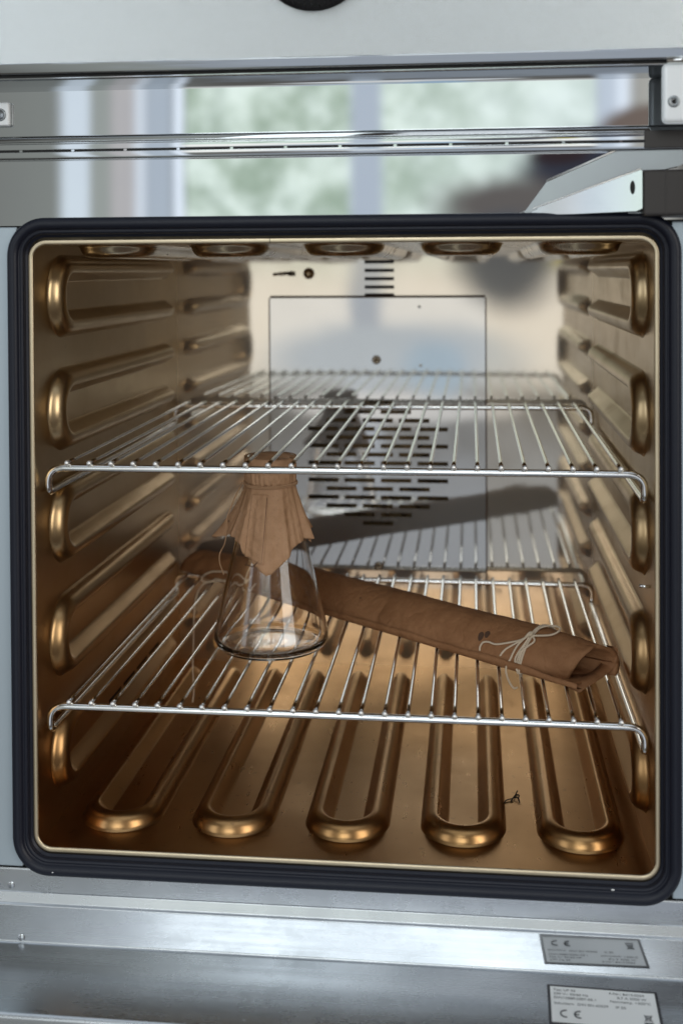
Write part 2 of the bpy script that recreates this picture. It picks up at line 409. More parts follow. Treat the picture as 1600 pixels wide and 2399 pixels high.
ribbed('side_wall', H, ZC, lambda u, y, h: (-W2+h, y, u), 'wall', holes=slots_l)
ribbed('side_wall', H, ZC, lambda u, y, h: (W2-h, y, u), 'wall')
ribbed('chamber_floor', 2*W2, [x+W2 for x in XC], lambda u, y, h: (u-W2, y, h), 'floor')
ribbed('chamber_ceiling', 2*W2, [x+W2 for x in XC], lambda u, y, h: (u-W2, y, H-h*.88), 'ceil')
# dark space behind the wall slots
bm = bmesh.new(); box(bm, -206, -202, 140, 305, 30, 50); link('slot_backing', bm, 'black', oven, False)

# ---- back wall with vent slots and the fan cover
bm = bmesh.new()
vents = [(-15.5, 12.8, z-1.6, z+1.6) for z in (389.2, 381.0, 373.0, 365.0, 357.4)]
plate(bm, -W2, W2, 0, H, D, vents + [(-98, 92, 84, 350)], 1.5)
back = link('back_wall', bm, 'back', oven, False)
bm = bmesh.new(); box(bm, -30, 30, D+4, D+6, 352, 396); link('plenum', bm, 'black', oven, False)
bm = bmesh.new(); box(bm, -190, 190, D+32, D+36, 10, H-2); link('fan_housing', bm, 'fan', oven, False)
sl = []
rows = [1, 2, 3, 4, 3, 4, 3, 4, 3, 4, 3, 4, 3, 2, 1]
zc_mid = 196.0
for k, n in enumerate(rows):
    z = zc_mid + (7-k)*8.25
    for q in range(n):
        cx = -3.4 + (q-(n-1)/2)*35.0
        sl.append((cx-14.6, cx+14.6, z-2.0, z+2.0))
bm = bmesh.new(); plate(bm, -107, 99.2, 76.5, 354.6, D-4.0, sl, 2.0)
cover = link('fan_cover', bm, 'cover', oven, False)
bm = bmesh.new(); box(bm, -108.3, -107.1, D-3.9, D-.2, 76.5, 354.6); box(bm, 99.3, 100.5, D-3.9, D-.2, 76.5, 354.6); box(bm, -107, 99.2, D-3.4, D-.2, 354.8, 356.8)
link('cover_edge', bm, 'seam', cover, False)
for x, z in ((-4.2, 295.3), (-3.2, 97.0)):
    bm = bmesh.new(); lathe(bm, [(0, .2), (1.1, .2), (1.3, 1.1), (3.2, 1.2), (4.1, .6), (4.3, 0)], 20)
    bmesh.ops.rotate(bm, verts=bm.verts, cent=(0, 0, 0), matrix=Matrix.Rotation(math.radians(90), 3, 'X'))
    link('screw', bm, 'screw', cover, True, (x, D-4.05, z))
for x, z in ((37, 346), (38, 290)):                       # two small dents/spot welds
    bm = bmesh.new(); lathe(bm, [(0, .25), (.8, .2), (1.5, 0)], 16)
    bmesh.ops.rotate(bm, verts=bm.verts, cent=(0, 0, 0), matrix=Matrix.Rotation(math.radians(90), 3, 'X'))
    link('spot_weld', bm, 'cover', cover, True, (x, D-4.02, z))
# fan wheel behind the slots
bm = bmesh.new()
for k in range(24):
    a = 2*math.pi*k/24; c_, s_ = math.cos(a), math.sin(a); a2 = a+.16; c2, s2_ = math.cos(a2), math.sin(a2)
    p = [(-3.4+c_*34, D+8, 196+s_*34), (-3.4+c2*62, D+8, 196+s2_*62), (-3.4+c2*62, D+30, 196+s2_*62), (-3.4+c_*34, D+30, 196+s_*34)]
    vs = [bm.verts.new(q) for q in p]; bm.faces.new(vs)
link('fan_wheel', bm, 'fan', oven, False)
# probe and fitting above the cover
bm = bmesh.new(); tube(bm, [(-86, D, 379.5), (-86, D-14, 379), (-92, D-17, 378.5), (-101, D-20, 377.5)], 1.5, 10); lathe(bm, [(0, 2.6), (2, 2.6), (2.4, 0)], 16, (-86, D-8, 376))
link('temperature_probe', bm, 'screw', oven)
bm = bmesh.new(); lathe(bm, [(0, 5), (2.2, 4.6), (3.0, 3.4), (3.3, .8), (5.2, .5), (5.5, 0)], 24)
bmesh.ops.rotate(bm, verts=bm.verts, cent=(0, 0, 0), matrix=Matrix.Rotation(math.radians(90), 3, 'X'))
link('sensor_fitting', bm, 'trim', oven, True, (-69.5, D-.02, 378.4))
bm = bmesh.new(); tube(bm, [(200, 17, 177.6), (193, 17, 178)], 1.0, 8); link('pin', bm, 'chrome', oven)

# ---- rim of the chamber mouth and the gasket
path = rrect(200.0, 0, H, 9, 10)
bm = bmesh.new(); sweep_rr(bm, path, 9, [(-.05, -.02), (.05, -.5), (.4, -.95), (1.0, -1.15), (2.6, -1.15), (3.2, -.9), (3.25, -.3), (9, -.3)], False)
link('chamber_rim', bm, 'trim', oven)
gp = rrect(209.8, -10.8, H+11.5, 19, 14)
prof = []
def arc(cx, cy, r, a0, a1, n): return [(cx+r*math.cos(math.radians(a0+(a1-a0)*k/n)), cy-r*math.sin(math.radians(a0+(a1-a0)*k/n))) for k in range(n+1)]
prof = [(5.6, 0), (5.9, -2.5)] + arc(2.0, -4.2, 4.1, 5, 150, 10) + arc(-3.0, -3.4, 1.6, 50, 170, 6) + [(-4.9, -2.0), (-5.2, -1.3), (-6.6, -1.2), (-6.7, 0)]
bm = bmesh.new(); sweep_rr(bm, gp, 19, prof, True); gk = link('door_gasket', bm, 'gasket', oven)

# ---- front frame
bm = bmesh.new()
plate(bm, -300, 300, -30, 440, 1.2, [(-205, 205, -5, 404)], 1.0); link('frame_backing', bm, 'black', oven, False)
for s in (-1, 1):
    bm = bmesh.new(); x0, x1 = sorted((s*210.2, s*300)); box(bm, x0, x1, -2.2, .6, -13.4, 411.0, 1.2, 3); link('frame_stile', bm, 'stile', oven, False)
# top flange, lip with slots, recessed strip, underside of the control housing
bm = bmesh.new(); extrude_x(bm, [(0, 411.8), (-.6, 411.4), (.2, 411.2)][:1]+[(-.2, 457.5)]); 
link('top_flange', bm, 'mirror', oven, False)
bm = bmesh.new()
extrude_x(bm, fillet([(-.2, 456.6), (-.6, 454.6), (-8.5, 454.4), (-9, 459.2), (-7.9, 459.4)], [0, .5, 1.5, .4, 0]))
extrude_x(bm, fillet([(-7.9, 460.4), (-9, 460.6), (-9.2, 464.3), (-8.2, 464.6), (-8.2, 465.3), (-9.6, 465.6), (-8.5, 469.4), (-2.9, 470.4)], [0, .3, .4, .1, .1, 1.2, 2.5, 0]))
lip = link('slotted_lip', bm, 'mirror', oven)
bm = bmesh.new(); box(bm, -300, 300, -8.4, -7.4, 459.3, 460.5); link('lip_slots', bm, 'black', lip, False)
for k in range(-6, 6):
    bm = bmesh.new(); box(bm, 5.5+k*34.8-1.9, 5.5+k*34.8+.1, -8.8, -7.4, 459.1, 460.7); link('slot_web', bm, 'mirror', lip, False)
bm = bmesh.new(); extrude_x(bm, [(-3, 469.8), (-3, 503.2)]); link('recessed_strip', bm, 'mirror', oven, False)
bm = bmesh.new(); extrude_x(bm, fillet([(-2.8, 502.6), (-25.5, 502.8), (-26.6, 503.6), (-26.6, 504.2)], [0, 1, .3, 0])); link('housing_underside', bm, 'mirror', oven)
bm = bmesh.new(); box(bm, -300, 300, -26, -5, 504.0, 507.4); link('housing_gap', bm, 'black', oven, False)
bm = bmesh.new(); extrude_x(bm, fillet([(-24, 506.4), (-28.4, 506.4), (-30, 512.8), (-30.2, 640), (-5, 640)], [0, 1.2, .8, 1, 0]))
cp = link('control_panel', bm, 'linen', oven, False)
# dark bevel strip of the housing, set just proud
bm = bmesh.new(); extrude_x(bm, fillet([(-24, 506.2), (-28.7, 506.2), (-30.5, 512.4), (-30.1, 513.0)], [0, 1.4, .4, 0])); link('housing_edge', bm, 'mirror', oven)
# knob
bm = bmesh.new(); lathe(bm, [(0, 16), (26, 16), (29, 15), (31, 12), (32, 1), (34, .6), (34, 0)], 64)
for k in range(48):
    a = 2*math.pi*k/48; tube(bm, [(31.2*math.cos(a), 31.2*math.sin(a), 1), (30.2*math.cos(a), 30.2*math.sin(a), 14)], .9, 6)
bmesh.ops.rotate(bm, verts=bm.verts, cent=(0, 0, 0), matrix=Matrix.Rotation(math.radians(90), 3, 'X'))
link('control_knob', bm, 'knob', oven, True, (-8.8, -30.3, 574.5))

# ---- sill below the gasket
bm = bmesh.new(); extrude_x(bm, fillet([(-2.5, -13.8), (-3.0, -14.6), (-3.0, -29.4)], [0, .4, 0])); link('lower_flange', bm, 'brush', oven)
bm = bmesh.new(); extrude_x(bm, fillet([(-2.9, -29.0), (-3.6, -29.5), (-5.0, -35.6), (-6.5, -36.5), (-6.5, -61.4), (-76.5, -61.6), (-78.3, -63.4), (-78.5, -150)], [0, .4, .6, .5, 1.6, 1.4, .9, 0]))
sill = link('sill', bm, 'brush', oven)
sill.data.materials.append(M['sill_steel'])
# polished upright of the sill
for p in sill.data.polygons:
    zc = sum(sill.data.vertices[v].co.z for v in p.vertices)/len(p.vertices)/MM
    yc = sum(sill.data.vertices[v].co.y for v in p.vertices)/len(p.vertices)/MM
    if -59.0 < zc < -36.8 and yc > -8: p.material_index = 1
for p in sill.data.polygons: p.use_smooth = True

# ---- rating label lying on the sill
LBX, LBY, LBZ = 133.6, -10.8, -61.4      # far left corner
lab = bpy.data.objects.new('x', None)
bm = bmesh.new(); box(bm, LBX-1.6, LBX+64.6, -55.0, -10.6-2.0, LBZ, LBZ+.25); border = link('rating_label', bm, 'ink', oven, False)
bm = bmesh.new(); box(bm, LBX+.2, LBX+62.8, -48.4, -14.4, LBZ+.26, LBZ+.36); border.location = (0, -2.2*MM, 0); border.rotation_euler = (0, 0, -.03)
link('label_field', bm, 'label', border, False)
def text(s, x, y, size, m_='ink', z=LBZ+.42, parent=None, spacing=1.0, name='lettering', rot=None):
    cu = bpy.data.curves.new('t', 'FONT'); cu.body = s; cu.size = size*MM; cu.space_character = spacing; cu.extrude = .00003
    ob = bpy.data.objects.new('t', cu); COL.objects.link(ob); bpy.context.view_layer.update()
    me = bpy.data.meshes.new_from_object(ob.evaluated_get(bpy.context.evaluated_depsgraph_get()))
    bpy.data.objects.remove(ob); me.materials.clear(); me.materials.append(M[m_])
    o = bpy.data.objects.new(name, me); COL.objects.link(o); o.location = (x*MM, y*MM, z*MM)
    if rot: o.rotation_euler = rot
    o.parent = parent; return o
tx = LBX+2.0
for s, x, y, sz in (('Typ: UF 55', tx, -18.6, 3.0), ('230 V~ 50/60 Hz', tx, -22.4, 3.0), ('DIN12880:2007-05.1', tx, -26.2, 3.0),
                    ('F-Nr.: B413.0254', tx+33.5, -18.6, 3.0), ('8,7 A 2000 W', tx+38, -22.4, 3.0), ('Nenntemp. +300°C', tx+33.5, -26.2, 3.0),
                    ('Schutzart:  DIN EN 60529     IP 20', tx, -31.6, 3.0)):
    text(s, x, y, sz, parent=border)
# CE mark from arcs
bm = bmesh.new()
for cx in (8.6, 16.8):
    pts = [(LBX+cx+3.1*math.cos(math.radians(a)), -40.4+3.1*math.sin(math.radians(a)), LBZ+.42) for a in range(80, 281, 20)]
    tube(bm, pts, .45, 6)
tube(bm, [(LBX+13.8, -40.4, LBZ+.42), (LBX+16.4, -40.4, LBZ+.42)], .42, 6)
link('ce_mark', bm, 'ink', border)
# crossed-out wheeled bin
bm = bmesh.new(); bx, by = LBX+56.5, -38.6; z = LBZ+.42
for a, b in (((-2.2, 2.4), (2.4, -3)), ((2.4, 2.4), (-2.4, -3)), ((-1.6, 1.6), (-1.1, -2.4)), ((1.7, 1.6), (1.2, -2.4)), ((-2, 1.8), (2.2, 1.8)), ((-1.1, -2.4), (1.2, -2.4))):
    tube(bm, [(bx+a[0], by+a[1], z), (bx+b[0], by+b[1], z)], .28, 5)
box(bm, bx-2.6, bx+2.6, by-6.0, by-4.2, z-.1, z+.06)
link('bin_symbol', bm, 'ink', border, False)
text('Made in Germany   Schwabach', tx, -52.6, 2.2, 'grayink', LBZ+.32, border)
text('Universalschrank   www', tx+28, -52.6, 2.2, 'grayink', LBZ+.32, border).location.x = (tx+34)*MM

# ---- latch arm, hinge box, brackets at the edges
bm = bmesh.new()
poly_prism(bm, [(119, 416), (134, 436.3), (190, 460.6), (205, 459), (215.5, 455.0), (218.6, 451.6), (218.8, 447.5), (214.5, 444.6), (205, 442.6), (190, 442.3), (121, 416)], -5.2, -3.6)
for v in bm.verts: v.co.y += .5-(v.co.x-119)*.02
link('latch_arm', bm, 'satin', oven, False)
bm = bmesh.new(); tube(bm, [(134, -5.1, 436.6), (190, -6.3, 461.0)], .7, 8); link('arm_edge', bm, 'weld', oven)
bm = bmesh.new(); poly_prism(bm, [(118, 415.5), (121.6, 417.8), (189.4, 441.8), (190.4, 440.9), (190.4, 418.2), (187, 416.6), (150, 415.5)], -8.6, -6.6)
for v in bm.verts: v.co.y += 5.6-(v.co.x-118)*.19
st = link('strike_plate', bm, 'arm', oven, False)
bm = bmesh.new(); tube(bm, [(117, -2.9, 416.5), (121.6, -3.7, 418.1), (189.6, -16.7, 442.2)], .5, 8); link('plate_edge', bm, 'weld', st)
bm = bmesh.new(); lathe(bm, [(0, .3), (1.6, .3), (2.1, 0)], 18); bmesh.ops.rotate(bm, verts=bm.verts, cent=(0, 0, 0), matrix=Matrix.Rotation(math.radians(90), 3, 'X')); bmesh.ops.scale(bm, vec=(.8, 1, 2.0), verts=bm.verts)
link('rivet_hole', bm, 'black', st, True, (184.8, -15.8, 431))
bm = bmesh.new(); box(bm, 190.6, 240, -18, -2.4, 413.5, 441.6, 1.8, 3); box(bm, 204, 204.7, -18.3, -17.5, 414, 441.0); link('hinge_box', bm, 'box', oven, False)
bm = bmesh.new(); box(bm, 183, 193, -7.2, -3, 415, 416.8, .4, 2); link('latch_foot', bm, 'satin', oven, False)
bm = bmesh.new(); box(bm, 192.6, 240, -9.8, -4, 455.5, 466.4, .5, 2); link('hinge_dark_block', bm, 'box', oven, False)  # dark block just below the hinge bracket
bm = bmesh.new(); box(bm, 200.1, 240, -30.5, -26.5, 467.6, 503.4, 3.0, 4); br = link('hinge_bracket', bm, 'white_metal', oven, False)
bm = bmesh.new(); lathe(bm, [(0, -.6), (1.6, -.6), (1.8, .5), (3.0, .7), (3.6, .1), (3.6, 0)], 24); bmesh.ops.rotate(bm, verts=bm.verts, cent=(0, 0, 0), matrix=Matrix.Rotation(math.radians(90), 3, 'X'))
link('screw', bm, 'satin', br, True, (206.9, -30.5, 480.8))
bm = bmesh.new(); lathe(bm, [(0, .7), (1.4, .7), (1.5, .65)], 6); bmesh.ops.rotate(bm, verts=bm.verts, cent=(0, 0, 0), matrix=Matrix.Rotation(math.radians(90), 3, 'X'))
link('screw_socket', bm, 'black', br, True, (206.9, -30.55, 480.8))
bm = bmesh.new(); tube(bm, [(203, -29, 505.5), (240, -29, 505.8)], 2.2, 12); link('hinge_pin', bm, 'chrome', br)
bm = bmesh.new(); box(bm, -240, -212.6, -8, -3.2, 476.8, 492.4, 1.2, 3); lb = link('stop_block', bm, 'white_metal', oven, False)
bm = bmesh.new(); lathe(bm, [(0, .2), (3, .2), (3.6, .9), (4.2, .2), (4.2, 0)], 24); bmesh.ops.rotate(bm, verts=bm.verts, cent=(0, 0, 0), matrix=Matrix.Rotation(math.radians(90), 3, 'X'))
link('screw', bm, 'satin', lb, True, (-218.5, -8, 484))
bm = bmesh.new(); box(bm, -240, -199, -84, -78.7, -110, -78, 1.5, 3); hb = link('door_bracket', bm, 'satin', oven, False)
for x, z in ((-218, -25.5), (-210, -58)):
    bm = bmesh.new(); lathe(bm, [(0, .5), (1.6, .4), (2.4, 0)], 16); bmesh.ops.rotate(bm, verts=bm.verts, cent=(0, 0, 0), matrix=Matrix.Rotation(math.radians(90), 3, 'X'))
    link('rivet', bm, 'brush', oven, True, (x, -3.0 if z > -40 else -6.7, z))

# ================================================================== WIRE SHELVES
def make_shelf(zw):
    t = empty('wire_shelf', 'x', 'oven shelf', (0, 0, zw), 'wire shelves in the oven')
    hw, Yf, Yb, zb, zr, r = 195.6, 11.6, 344.0, -3.9, -20.6, 7.0
    P = [(hw, Yf, zb), (hw, Yf, zr), (hw, Yb, zr), (hw, Yb, zb), (-hw, Yb, zb), (-hw, Yb, zr), (-hw, Yf, zr), (-hw, Yf, zb)]
    pts = []
    n = len(P)
    for i in range(n):
        p = Vector(P[i]); a = (Vector(P[i-1])-p); b = (Vector(P[(i+1) % n])-p)
        rr = [11, 5, 5, 9, 9, 5, 5, 11][i]
        a = a.normalized()*min(rr, a.length*.6); b = b.normalized()*min(rr, b.length*.6)
        for k in range(9):
            q = k/8; pts.append((p+a)*(1-q)**2+p*2*q*(1-q)+(p+b)*q*q)
    bm = bmesh.new(); tube(bm, pts, 2.45, 14, closed=True); link('frame', bm, 'chrome', t)
    bm = bmesh.new()
    ys = [8.9+k*(347.0-8.9)/24 for k in range(25)]
    tube(bm, [(0, y, 0) for y in ys], 1.35, 10)
    bmesh.ops.create_uvsphere(bm, u_segments=12, v_segments=8, radius=1.85, matrix=Matrix.Translation((0, 9.0, -.3)))
    first = link('wire', bm, 'chrome', t, True, (-.6-12*15.1, 0, 0))
    first.data.materials.append(M['weld'])
    for p in first.data.polygons:
        if p.center.y < .0112: p.material_index = 1
    for k in range(1, 25):
        w = first.copy(); COL.objects.link(w); w.parent = t; w.location.x = (-.6+(k-12)*15.1+random.uniform(-.25, .25))*MM
        w.rotation_euler = (random.uniform(-.0015, .0015), 0, random.uniform(-.0012, .0012))
    return t
s1 = make_shelf(254.2); s1['label'] = 'empty upper chrome wire shelf passing in front of the paper-capped flask neck'
s1.rotation_euler = (.0075, -.001, 0)
s2_ = s1.copy(); COL.objects.link(s2_); s2_.location.z = 93.3*MM; s2_.rotation_euler = (0, .002, 0)
for ch in list(s1.children):
    c_ = ch.copy(); COL.objects.link(c_); c_.parent = s2_
s2_['label'] = 'lower chrome wire shelf carrying the glass flask and the brown paper roll'

# ================================================================== FLASK
FX, FY, FZ = -66.0, 131.0, 95.4
fl = empty('conical_flask', 'clear glass conical flask with a tied brown paper cap standing on the lower shelf', 'flask', (FX, FY, FZ))
outer = catmull([(0, 1.6, 0), (20, 1.2, 0), (34, .1, 0), (39.5, 1.2, 0), (42.8, 5.5, 0), (43.4, 10, 0), (42.0, 17, 0), (37.5, 37, 0), (31.5, 63, 0), (25.5, 88, 0), (20.5, 107, 0), (17.6, 117, 0), (16.7, 124, 0), (16.6, 136, 0), (16.8, 140, 0), (18.9, 142, 0), (19.2, 143.6, 0), (18.2, 145, 0)], 5)
inner = catmull([(16.4, 145, 0), (15.2, 143, 0), (14.9, 136, 0), (15.0, 124, 0), (15.9, 117, 0), (18.8, 106.6, 0), (23.8, 87.6, 0), (29.8, 62.6, 0), (35.8, 36.6, 0), (40.1, 17, 0), (41.3, 10.5, 0), (40.6, 7, 0), (37.8, 4.2, 0), (33, 3.0, 0), (20, 3.6, 0), (0, 4.4, 0)], 5)
bm = bmesh.new(); lathe(bm, [(max(0, p.x), p.y) for p in outer+inner], 96)
for v in bm.verts:
    if v.co.x**2+v.co.y**2 < 1: pass
bmesh.ops.recalc_face_normals(bm, faces=bm.faces)
link('glass_body', bm, 'glass', fl)
# faint white volume mark on the glass
mk = text('250', 0, 0, 5.0, 'label', 0, fl, name='volume_mark')
a = math.radians(-112); rr_ = 28.3
mk.location = (rr_*math.cos(a)*MM, rr_*math.sin(a)*MM, 77*MM); mk.rotation_euler = (math.radians(77), 0, a+math.pi/2)

# paper cap: top disc, neck band, flared pleated square skirt
NS = 420; rows_ = []
def angd(a, b): return abs((a-b+math.pi) % (2*math.pi)-math.pi)
def tri(x): x = (x/(2*math.pi)) % 1; return 4*abs(x-.5)-1
FRONT = math.radians(-86)          # direction of the long front corner (towards the camera)
def pleat(th):
    w = .55+.45*math.sin(2*th+1.1)
    k = .35+.65*min(1, abs(((th+1.5+math.pi) % (2*math.pi))-math.pi)/.8)
    return k*(1.5*w*tri(6*th+1.0+.5*math.sin(3*th))+.75*tri(13*th+2.0+1.3*math.sin(2*th))+.38*tri(27*th+math.sin(5*th)))
def hem(th):
    """length of skirt below the tie: a square laid over the mouth"""
    d = (th-FRONT+math.pi) % (2*math.pi)-math.pi; deg = math.degrees(d)
    pts = [(-180, 45), (-140, 40), (-118, 44), (-96, 50), (-84, 47), (-66, 40), (-38, 43), (-34, 50), (0, 65), (6, 64), (44, 46), (66, 42), (84, 44), (98, 49), (118, 42), (180, 45)]
    for (a, x), (b, y) in zip(pts, pts[1:]):
        if a <= deg <= b: return x+(y-x)*(deg-a)/(b-a)
    return 45
def skirt(th, L, off=0):
    t = min(1, L/50); d = angd(th, FRONT)
    side = max(0, 1-abs(d-math.radians(88))/.95)
    sg = 1 if math.cos(th) < 0 else .12
    fl_ = .245 + .30*sg*side*(t**.7) + (.14 if d > 2.2 else 0)*t
    r = 18.6 + L*math.sin(fl_) + pleat(th)*(.35+2.2*t)*(1-.55*max(0, 1-d/.6)); z = 125.0 - L*math.cos(fl_)
    rc = 43-(z-10)*.225 if z < 112 else 18
    r = max(r, rc+1.0+.12*pleat(th)) + off
    return (r*math.cos(th), r*math.sin(th), z)
bm = bmesh.new()
for k in range(46):
    ring = []
    for i in range(NS):
        th = 2*math.pi*i/NS
        if k < 8:      # top disc, domed, slightly sunken
            t = k/7; r = 19.2*t; z = 145.9 + 1.6*math.cos(t*2.2) - .6*t + .7*math.sin(3*th+1)*t*t + .3*pleat(th)*t + .5*math.sin(r*.5+th)*t*(1-t)
            p = (r*math.cos(th), r*math.sin(th), z)
        elif k < 16:   # down over the rim to the tie
            t = (k-8)/7; r = 19.9+.3*math.sin(t*3)-1.0*t + .5*pleat(th)*(.2+.9*t); z = 145.2-20.2*t
            r += .4*tri(29*th+2*math.sin(3*th))*t; p = (r*math.cos(th), r*math.sin(th), z)
        else: p = skirt(th, hem(th)*(k-16)/29)
        ring.append(bm.verts.new(p))
    rows_.append(ring)
for A, B in zip(rows_, rows_[1:]):
    for i in range(NS):
        j = (i+1) % NS
        bm.faces.new((A[i], B[i], B[j], A[j]))
bmesh.ops.remove_doubles(bm, verts=bm.verts, dist=.001)
bmesh.ops.recalc_face_normals(bm, faces=bm.faces); thicken(bm, .15)
cap = link('paper_cap', bm, 'kraft2', fl)
# doubled-over layer on the front of the skirt
bm = bmesh.new(); tl = []
for j in range(31):
    t = j/30; rv = []
    for i in range(21):
        s_ = i/20; th = FRONT-.60+(.62-.14*t)*s_+.05*t
        rv.append(bm.verts.new(skirt(th, (6+(52-6+5*s_)*t), .45+.35*s_*t)))
    tl.append(rv)
for A, B in zip(tl, tl[1:]):
    for i in range(20): bm.faces.new((A[i], B[i], B[i+1], A[i+1]))
bm.normal_update(); bm.faces.ensure_lookup_table()
if bm.faces[100].normal.y > 0: bmesh.ops.reverse_faces(bm, faces=bm.faces)
thicken(bm, .2)
link('folded_layer', bm, 'kraft2', cap)
bm = bmesh.new()
tube(bm, [skirt(FRONT-.02-.09*t/12, 8+48*t/12, .55) for t in range(13)], .22, 6)
tube(bm, [skirt(FRONT-.11-.42*t/10, 56+6*t/10-4*abs(t-5)/5, .45) for t in range(11)], .28, 6)
link('crease', bm, 'seam', cap)
# tie round the neck and its hanging end
bm = bmesh.new()
for dz, dr in ((0, .5), (-1.1, .3)):
    twine(bm, [((19.6+dr+.55*pleat(a_/24*2*math.pi)*.8)*math.cos(a_/24*2*math.pi), (19.6+dr+.55*pleat(a_/24*2*math.pi)*.8)*math.sin(a_/24*2*math.pi), 125.2+dz+.5*math.sin(a_/24*2*math.pi)) for a_ in range(25)], .7, 2.6)
link('neck_twine', bm, 'twine_dark', fl)
bm = bmesh.new()
twine(bm, [(-20.5, -7, 125), (-25, -9, 116), (-29, -11, 106), (-31.5, -13, 98), (-31.5, -14, 88), (-33, -14, 80), (-36.5, -14, 73), (-37, -13, 66), (-35, -13, 60), (-34, -12, 56)], .42, 2.2)
link('twine_tail', bm, 'twine_dark', fl)

# ================================================================== PAPER ROLL
pk = empty('paper_roll', 'long flattened brown kraft paper roll tied with string, lying across the lower shelf', 'paper roll', (0, 163, 95.2))
Tt = Vector((.780, -.626, 0)); Nn = Vector((.626, .780, 0)); ZB = 95.2
def PP(s, n, z): return Nn*n + Tt*s + Vector((0, 0, ZB+z)) - Vector((0, 163, 95.2))
SEC = [(141.6, 1.2), (141.9, 4.5), (144.2, 11), (148.5, 18), (154.5, 24), (161.5, 27.2), (169, 27.4), (176, 24.2), (181, 18), (183, 10), (181.5, 3), (177, .4), (168, 0), (155, .1), (145, .3)]
def section(s):
    # narrower and flatter at the far left end, slightly fuller near the right
    k = min(1, max(0, (s+368)/150)); k = k*k*(3-2*k)
    hz = .62+.38*k; wn = .80+.20*k
    e = max(0, min(1, (s-40)/58)); hz *= 1-.10*e
    out = []
    for i, (n, z) in enumerate(SEC):
        nn = 163+(n-163)*wn; zz = z*hz + .35*math.sin(s*.05+i)*min(1, z/10) + .18*math.sin(s*.21+i*2)*min(1, z/8)
        out.append((nn + (1.2*e if n > 170 else 0), max(0, zz)))
    return out
bm = bmesh.new(); secs = []
S0, S1 = -356.0, 88.0
NSX = 130
for q in range(NSX+1):
    s = S0+(S1-S0)*q/NSX
    sec = section(s)
    cl = catmull([(n, z, 0) for n, z in sec], 4, closed=True)
    ring = []
    for p in cl:
        ss_ = s
        px_, pz_ = p.x, p.y
        if q > NSX-14:     # slanted mouth at the near end, near edge drawn in
            w = (q-(NSX-14))/14; lo = max(0, 1-p.y/25)
            if p.x < 166 and p.y > .8: ss_ = s - 15*w*lo; px_ = p.x + 11*w*lo
            elif p.y <= .8: ss_ = s - 6*w
            else: ss_ = s + 6*w*(p.x-160)/22
            pz_ = p.y + .5*w*math.sin(p.x*.35)
        if q < 6:
            w = (6-q)/6; ss_ = s + w*((p.x-163)*.35)
        ring.append(bm.verts.new(PP(ss_, px_, pz_)))
    secs.append(ring)
for A, B in zip(secs, secs[1:]):
    for i in range(len(A)):
        j = (i+1) % len(A); bm.faces.new((A[i], A[j], B[j], B[i]))
# rolled-in inner wall of the near mouth
last = secs[-1]; cen = Vector((0, 0, 0))
for v in last: cen += v.co
cen /= len(last)
prev = last
for w, dep in ((.93, -2), (.86, -12), (.70, -30), (.3, -42)):
    ring = [bm.verts.new(cen + (v.co-cen)*w + Tt*dep + (Vector((0, 0, -2.0)) if v.co.z > cen.z else Vector((0, 0, .6)))) for v in last]
    for i in range(len(last)):
        j = (i+1) % len(last); bm.faces.new((prev[i], prev[j], ring[j], ring[i]))
    prev = ring
bm.faces.new(prev)
bm.faces.new(secs[0][::-1])
wrap = link('paper_wrap', bm, 'kraft', pk)
# lengthwise flap edge along the near side
bm = bmesh.new(); fr = []
for q in range(101):
    s = -330+(418)*q/100; wv = .5*math.sin(s*.06)+.3*math.sin(s*.17)
    k = min(1, max(0, (s+368)/150)); k = k*k*(3-2*k); wn = .8+.2*k
    f_ = lambda n: 163+(n-163)*wn
    top = 6.6+wv*.8 - 2.2*max(0, (s-40)/58)
    fr.append([bm.verts.new(PP(s, f_(141.5)-.5, top)), bm.verts.new(PP(s, f_(141.2)-.9, top-2.6)), bm.verts.new(PP(s, f_(141.6)-.7, .9)), bm.verts.new(PP(s, f_(147), -.25))])
for A, B in zip(fr, fr[1:]):
    for i in range(3): bm.faces.new((A[i], A[i+1], B[i+1], B[i]))
thicken(bm, .2)
link('paper_flap', bm, 'kraft', wrap)
# folded tongue of paper under the near mouth
def W3(x, y, z): return Vector((x, y, z)) - Vector((0, 163, 95.2))
bm = bmesh.new()
A_ = [(118, 85.5, 96.6), (132, 78.8, 95.8), (146, 71, 94.6), (156.5, 64.5, 91.8), (159.5, 63.5, 91.5), (165, 65.5, 94.8), (174, 73, 97.5), (184, 84, 101), (187, 83, 110), (186.5, 83, 116.0), (181, 88, 116)]
B_ = [(124, 96, 97), (136, 90, 97), (148, 84, 97.5), (156, 79, 98), (160, 78, 98.5), (166, 79, 99), (171, 84, 100), (178, 92, 104), (180, 93, 110), (181, 92, 114), (179, 93, 115)]
va = [bm.verts.new(W3(*p)) for p in catmull(A_, 5)]; vb = [bm.verts.new(W3(*p)) for p in catmull(B_, 5)]
for i in range(len(va)-1): bm.faces.new((va[i], va[i+1], vb[i+1], vb[i]))
thicken(bm, .3)
link('end_fold', bm, 'kraft', wrap)
